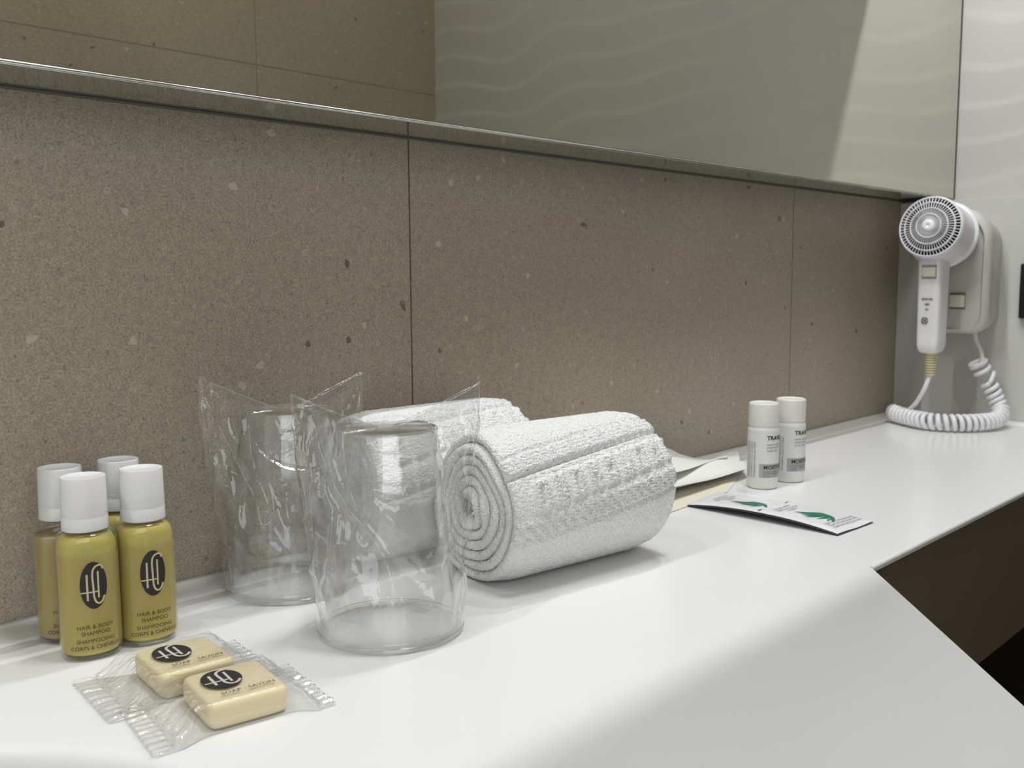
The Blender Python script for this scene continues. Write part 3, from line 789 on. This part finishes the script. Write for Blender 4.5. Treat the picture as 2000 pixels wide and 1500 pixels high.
cs = [(-.0252, .0620, 0), (.0262, .0660, 0), (.0238, -.0655, 0), (-.0268, -.0630, 0)]
quad_sheet('sachet_foil', cs, 24, 60, szf, .0011, M_sach, sa)
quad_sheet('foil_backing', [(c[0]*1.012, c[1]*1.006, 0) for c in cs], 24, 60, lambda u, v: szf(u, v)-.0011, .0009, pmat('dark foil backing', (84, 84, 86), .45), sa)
def on_sach(u, v, off):
    A, B, Cc, Dd = [Vector(p) for p in cs]; p = (A*(1-u)+B*u)*(1-v)+(Dd*(1-u)+Cc*u)*v
    return (p.x, p.y, szf(u, v)+.0011+off)
def sach_map(u0, v0, rot=0, off=.0004):
    def g(x, y, z):
        # text runs across the strip (+x), upright toward +y
        return on_sach(min(.99, max(.01, u0+x/SW)), min(.99, max(.01, v0-y/SL)), off+z)
    return g
def leaf(x0, y0, x1, y1, wd):
    pts = []; n = 10
    dx, dy = x1-x0, y1-y0; l = math.hypot(dx, dy); nx, ny = -dy/l, dx/l
    V = []; F = []
    for k in range(n+1):
        t = k/n; ww = wd*math.sin(PI*min(1, t*.92+.08))**.7*(1-t*.3); bx, by = x0+dx*t+nx*wd*.8*math.sin(PI*t), y0+dy*t+ny*wd*.8*math.sin(PI*t)
        V += [(bx+nx*ww/2, by+ny*ww/2, 0), (bx-nx*ww/2, by-ny*ww/2, 0)]
    return V, [(2*k, 2*k+1, 2*k+3, 2*k+2) for k in range(n)]
def leaves(seed):
    r = random.Random(seed); out = []; out2 = []
    for k in range(9):
        a = math.radians(40+k*13+r.uniform(-5, 5)); l = .0150+r.uniform(0, .006)
        (out if k % 2 else out2).append(leaf(0, -.008, l*math.cos(a), -.008+l*math.sin(a), .0042))
    return join(*out), join(*out2)
for k, v0 in enumerate((.36, .80)):
    a, b2 = leaves(k)
    rot90 = Matrix.Rotation(math.radians(88), 4, 'Z')
    obj('leaf_print', *wrap(xf(a, rot90), sach_map(.42, v0-.02)), M_green, sa)
    obj('leaf_print', *wrap(xf(b2, rot90), sach_map(.42, v0-.02, off=.0006)), M_green2, sa)
T = []
for v0 in (.14, .56):
    T = []
    for k, s in enumerate(['ALOE VERA', 'Refreshing wipe', 'lingette', '']):
        if s: T.append(wrap(text_data(s, .0044, 'CENTER'), sach_map(.50, v0+k*.034)))
    obj('sachet_text', *join(*T), M_print_soft, sa)
T = []
for k in range(3): T.append(wrap(text_data('Open here and wipe hands', .0036, 'CENTER'), sach_map(.52, .905+k*.026)))
obj('sachet_text', *join(*T), M_print_soft, sa)
obj('seam_mark', *wrap(ribbon([(-.024+k*.0012, 0) for k in range(6)], .0012), sach_map(.5, .495)), M_print, sa)
obj('seam_mark', *wrap(ribbon([(.017+k*.0012, 0) for k in range(6)], .0008), sach_map(.5, .495)), M_print, sa)

def pz(u, v): return .0068+.0035*math.sin(u*3.1)*(1-v)+.0022*math.sin(u*7+v*5)+.0150*max(0, v-.55)/.45*max(0, 1-abs(u-.42)*3.2)+.0022*math.sin(v*11+u*3)+.0030*math.sin(u*13-v*4)*v
pp = thing('paper_packet', 'crumpled white paper packet lying flat between rolled towels and travel bottles', 'packet', (.70, -.06, Z0))
quad_sheet('paper_sheet', [(-.150, -.036, 0), (.052, -.0230, 0), (.118, .0270, 0), (-.070, .0500, 0)], 40, 24, pz, .0010, M_paper, pp)
def pz2(u, v): return .0060+pz(.1+u*.72, .55+v*.35)*.8+.0018*math.sin(u*5)
quad_sheet('folded_flap', [(-.105, -.006, 0), (.058, .0040, 0), (.094, .0240, 0), (-.072, .0380, 0)], 30, 12, pz2, .0009, M_paper, pp)
ce = quad_sheet('cream_card', [(.555, -.1100, 0), (.690, -.1010, 0), (.795, -.0560, 0), (.585, -.0420, 0)], 10, 10, lambda u, v: .0004, .0016, M_cream, loc=(0, 0, Z0))
tag(ce, 'thin cream card peeking out from under the crumpled white packet', 'card')

# ------------------------------------------------------------------ hair dryer
G = Vector((1.112, -.0945, .2333)); 
hd = thing('hair_dryer', 'white wall hair dryer with round grille and coiled cord at the counter end', 'hair dryer', (1.16, -.09, Z0))
O = Vector((1.16, -.09, 0))
def frame(a):                         # columns: x,y,z axes with z along a
    a = a.normalized(); x = Vector((0, 1, 0)); x = (x-a*x.dot(a)).normalized(); y = a.cross(x)
    return Matrix((x, y, a)).transposed().to_4x4()
A_ = Vector((-.975, -.06, .16)).normalized()
FM = frame(A_); FM.translation = G-O
# t measured backward = -z in the local frame
def T_(prof): return [(r, -t) for r, t in prof]
V, F = lathe(T_([(.0325, -.0005), (.0345, .0005), (.0352, .003), (.0350, .012), (.0345, .030), (.0352, .040), (.0360, .046)]), 72); obj('barrel', *xf((V, F), FM), M_plastic, hd)
V, F = lathe(T_([(.0355, .044), (.0385, .0450), (.0392, .0470), (.0385, .0492), (.0340, .0496), (.0335, .060), (.0320, .070)]), 72); obj('collar', *xf((V, F), FM), M_plastic, hd)
gr = []
dome = lambda r: .0075*(1-(r/.033)**2)
for (ra, rb) in ((.0, .0070), (.0128, .0138), (.0197, .0208), (.0266, .0278), (.0326, .0342)):
    pr = [(max(ra, .0001), dome(ra)-.0025), (max(ra, .0001), dome(ra)+.0006), ((ra+rb)/2, dome((ra+rb)/2)+.0011), (rb, dome(rb)+.0006), (rb, dome(rb)-.0025)]
    gr.append(lathe(pr, 72))
for k in range(56):
    a = 2*PI*k/56; V = []; F = []
    rs = np.linspace(.0070, .0325, 10)
    for r in rs:
        h = .00010+.00030*(r/.033)
        for (s, dz) in ((-1, -.0011), (-1, .0002), (1, .0002), (1, -.0011)):
            V.append((r*math.cos(a)-s*h*math.sin(a), r*math.sin(a)+s*h*math.cos(a), dome(r)+dz))
    for i in range(len(rs)-1):
        for q in range(3): F.append((i*4+q, i*4+q+1, i*4+4+q+1, i*4+4+q))
    gr.append((V, F))
obj('grille', *xf(join(*gr), FM), M_plastic, hd)
V, F = lathe([(.0001, -.004), (.0150, -.006), (.0325, -.010)], 48); obj('fan_cavity', *xf((V, F), FM), M_grille_dark, hd)
# handle
def rbox(cx, cy, z0, z1, hx, hy, taper=1.0, e=4.0, n=48, roundb=.010):
    V = []; F = []; zs = []
    for k in range(9): a = k/8*PI/2; zs.append((z0+roundb*(1-math.sin(a)), max(.25, math.cos(a)*0+math.sin(a)*0+math.sqrt(max(0, 1-(1-(1-math.sin(a)))**2))) if False else 0))
    rows = []
    for k in range(8): a = k/7*PI/2; rows.append((z0+roundb*(1-math.cos(a)), .62+.38*math.sin(a)))
    for k in range(1, 7): rows.append((z0+roundb+(z1-z0-roundb)*k/6, 1))
    for (z, s) in rows:
        tp = taper+(1-taper)*(z-z0)/(z1-z0)
        for i in range(n):
            a = 2*PI*i/n; c, q = math.cos(a), math.sin(a)
            V.append((cx+hx*s*tp*abs(c)**(2/e)*(1 if c >= 0 else -1), cy+hy*s*tp*abs(q)**(2/e)*(1 if q >= 0 else -1), z))
    for k in range(len(rows)-1):
        for i in range(n): j = (i+1) % n; F.append((k*n+i, k*n+j, (k+1)*n+j, (k+1)*n+i))
    F.append(tuple(range(n-1, -1, -1))); F.append(tuple((len(rows)-1)*n+i for i in range(n)))
    return V, F
HX, HY = 1.139-O.x, -.0905-O.y
V, F = rbox(HX, HY, .0900, .208, .0165, .0138, .93, e=5.0, roundb=.012); ho = obj('handle', V, F, M_plastic, hd); shade(ho, 60)
fx = HX-.0165
box('power_switch', fx-.0022, fx+.002, HY-.0085, HY+.0070, .1775, .1885, M_switch, ho, bev=.0015)
tx = Matrix(((0, 0, -1, fx-.00025), (-1, 0, 0, HY), (0, 1, 0, 0), (0, 0, 0, 1)))
box('switch_frame', fx-.0006, fx+.002, HY-.0089, HY+.0074, .1752, .1908, pmat('grey switch frame', (150, 148, 138), .6), ho, bev=.0004, seg=1)
T = []
for k, (s, sz) in enumerate([('220-240V 50Hz', .0036), ('1200W', .0036), ('IPX4', .0034)]):
    T.append(xf(text_data(s, sz, 'CENTER', .0001), Matrix.Translation((0, .151-k*.006, 0)) @ Matrix.Scale(.55, 4, (1, 0, 0))))
ring = [(.0035*math.cos(2*PI*k/20)-.002, .1275+.0035*math.sin(2*PI*k/20)) for k in range(21)]
T += [ribbon(ring, .0009), ribbon([(-.0045, .125), (.0005, .130)], .0009), ribbon([(-.0045, .130), (.0005, .125)], .0009)]
obj('rating_print', *xf(join(*T), tx), M_print, ho)
# strain relief and cord
V, F = [], []
rel = []
for k in range(9):
    z = .0895-k*.0030; rel.append((.0072-.0002*k, z)); rel.append((.0072-.0002*k, z-.0018)); rel.append((.0058-.0002*k, z-.0020)); rel.append((.0058-.0002*k, z-.0029))
V, F = lathe([(.0085, .094)]+rel+[(.001, rel[-1][1])], 24); obj('strain_relief', [(v[0]+HX-.002, v[1]+HY-.0015, v[2]) for v in V], F, M_beige, hd)
p0 = Vector((HX-.002, HY-.0015, .066))
W3 = lambda x, y, z: Vector((x, y, z))-O
lead = catmull([p0, W3(1.134, -.088, .050), W3(1.140, -.076, .030), W3(1.150, -.062, .018), W3(1.162, -.050, .0125)], 10)
cpath = catmull([W3(1.168, -.0380, .0125), W3(1.158, -.0475, .0115), W3(1.141, -.0720, .0112), W3(1.129, -.098, .0112), W3(1.137, -.123, .0112), W3(1.160, -.142, .0112), W3(1.190, -.1500, .0120), W3(1.2085, -.1485, .0190), W3(1.2120, -.1420, .0300), W3(1.2100, -.1370, .0420), W3(1.2080, -.1330, .0520)], 60)
Ls = [0]
for a, b3 in zip(cpath[:-1], cpath[1:]): Ls.append(Ls[-1]+(b3-a).length)
hel = []; tot = Ls[-1]; nturn = 30; steps = nturn*16; i = 0; nn = Vector((0, 0, 1)); rc = .0076
for q in range(steps+1):
    s = tot*q/steps
    while i < len(Ls)-2 and Ls[i+1] < s: i += 1
    t = (s-Ls[i])/max(1e-9, Ls[i+1]-Ls[i]); p = cpath[i].lerp(cpath[i+1], t)
    tg = (cpath[min(i+3, len(cpath)-1)]-cpath[max(0, i-3)]).normalized(); nn = (nn-tg*nn.dot(tg)).normalized(); bb = tg.cross(nn)
    ph = 2*PI*nturn*q/steps; hel.append(p+rc*(math.cos(ph)*nn+math.sin(ph)*bb))
loose = [hel[-1]]
end = cpath[-1]; c2 = [W3(1.2070, -.1300, .0600), W3(1.205, -.1255, .0680), W3(1.204, -.1215, .0755)]
for k in range(3):
    for q in range(8):
        a = 2*PI*q/8; cc = c2[k].lerp(c2[min(k+1, 2)], q/8)
        loose.append(cc+Vector((.008*math.sin(a), -.0085*math.cos(a), .0035*math.sin(a+.8))))
tail = [W3(1.215, -.122, .083), W3(1.222, -.117, .092), W3(1.224, -.112, .100), W3(1.224, -.108, .116)]
V1 = tube(lead, .0027, 10); 
V2 = tube([lead[-1]]+hel, .0029, 8); V3 = tube(catmull(loose+tail, 5), .0026, 8)
obj('coiled_cord', *join(V1, V2, V3), M_plastic, hd)

# wall holder
hh = thing('hair_dryer_holder', 'white wall holder with rocker switch that carries the hair dryer', 'holder', (L_, -.092, Z0))
def outline(hw, z0, z1, rb, rtp, n=12):
    pts = []
    for (cx, cz, r, a0) in ((hw-rb, z0+rb, rb, -90), (hw-rtp, z1-rtp, rtp, 0), (-hw+rtp, z1-rtp, rtp, 90), (-hw+rb, z0+rb, rb, 180)):
        for k in range(n+1): a = math.radians(a0+90*k/n); pts.append((cx+r*math.cos(a), cz+r*math.sin(a)))
    return pts
def loft(levels):
    V = []; F = []; n = len(levels[0][1])
    for x, pts in levels: V += [(x, y, z) for y, z in pts]
    for k in range(len(levels)-1):
        for i in range(n): j = (i+1) % n; F.append((k*n+i, (k+1)*n+i, (k+1)*n+j, k*n+j))
    F.append(tuple(range(n))); F.append(tuple(reversed([(len(levels)-1)*n+i for i in range(n)])))
    return V, F
lv = []
for x, ins in ((0, .0120), (-.030, .0070), (-.056, .0035), (-.062, .0050), (-.0650, .0078), (-.0658, .0100), (-.0640, .0118), (-.0628, .0125)):
    lv.append((x, outline(.0455-ins, .107+min(ins, .012)*.8, .262-ins*1.1, .022-ins*.5, .040-ins*.7)))
V, F = loft(lv); o = obj('holder_body', V, F, M_grey, hh); shade(o, 50)
box('rocker_switch', -.0665, -.0615, -.0160, .0010, .1415, .1560, M_switch, hh, bev=.0015)
box('switch_recess', -.0640, -.0612, -.0162, .0012, .1392, .1586, pmat('taupe switch frame', (120, 112, 100), .6), hh)
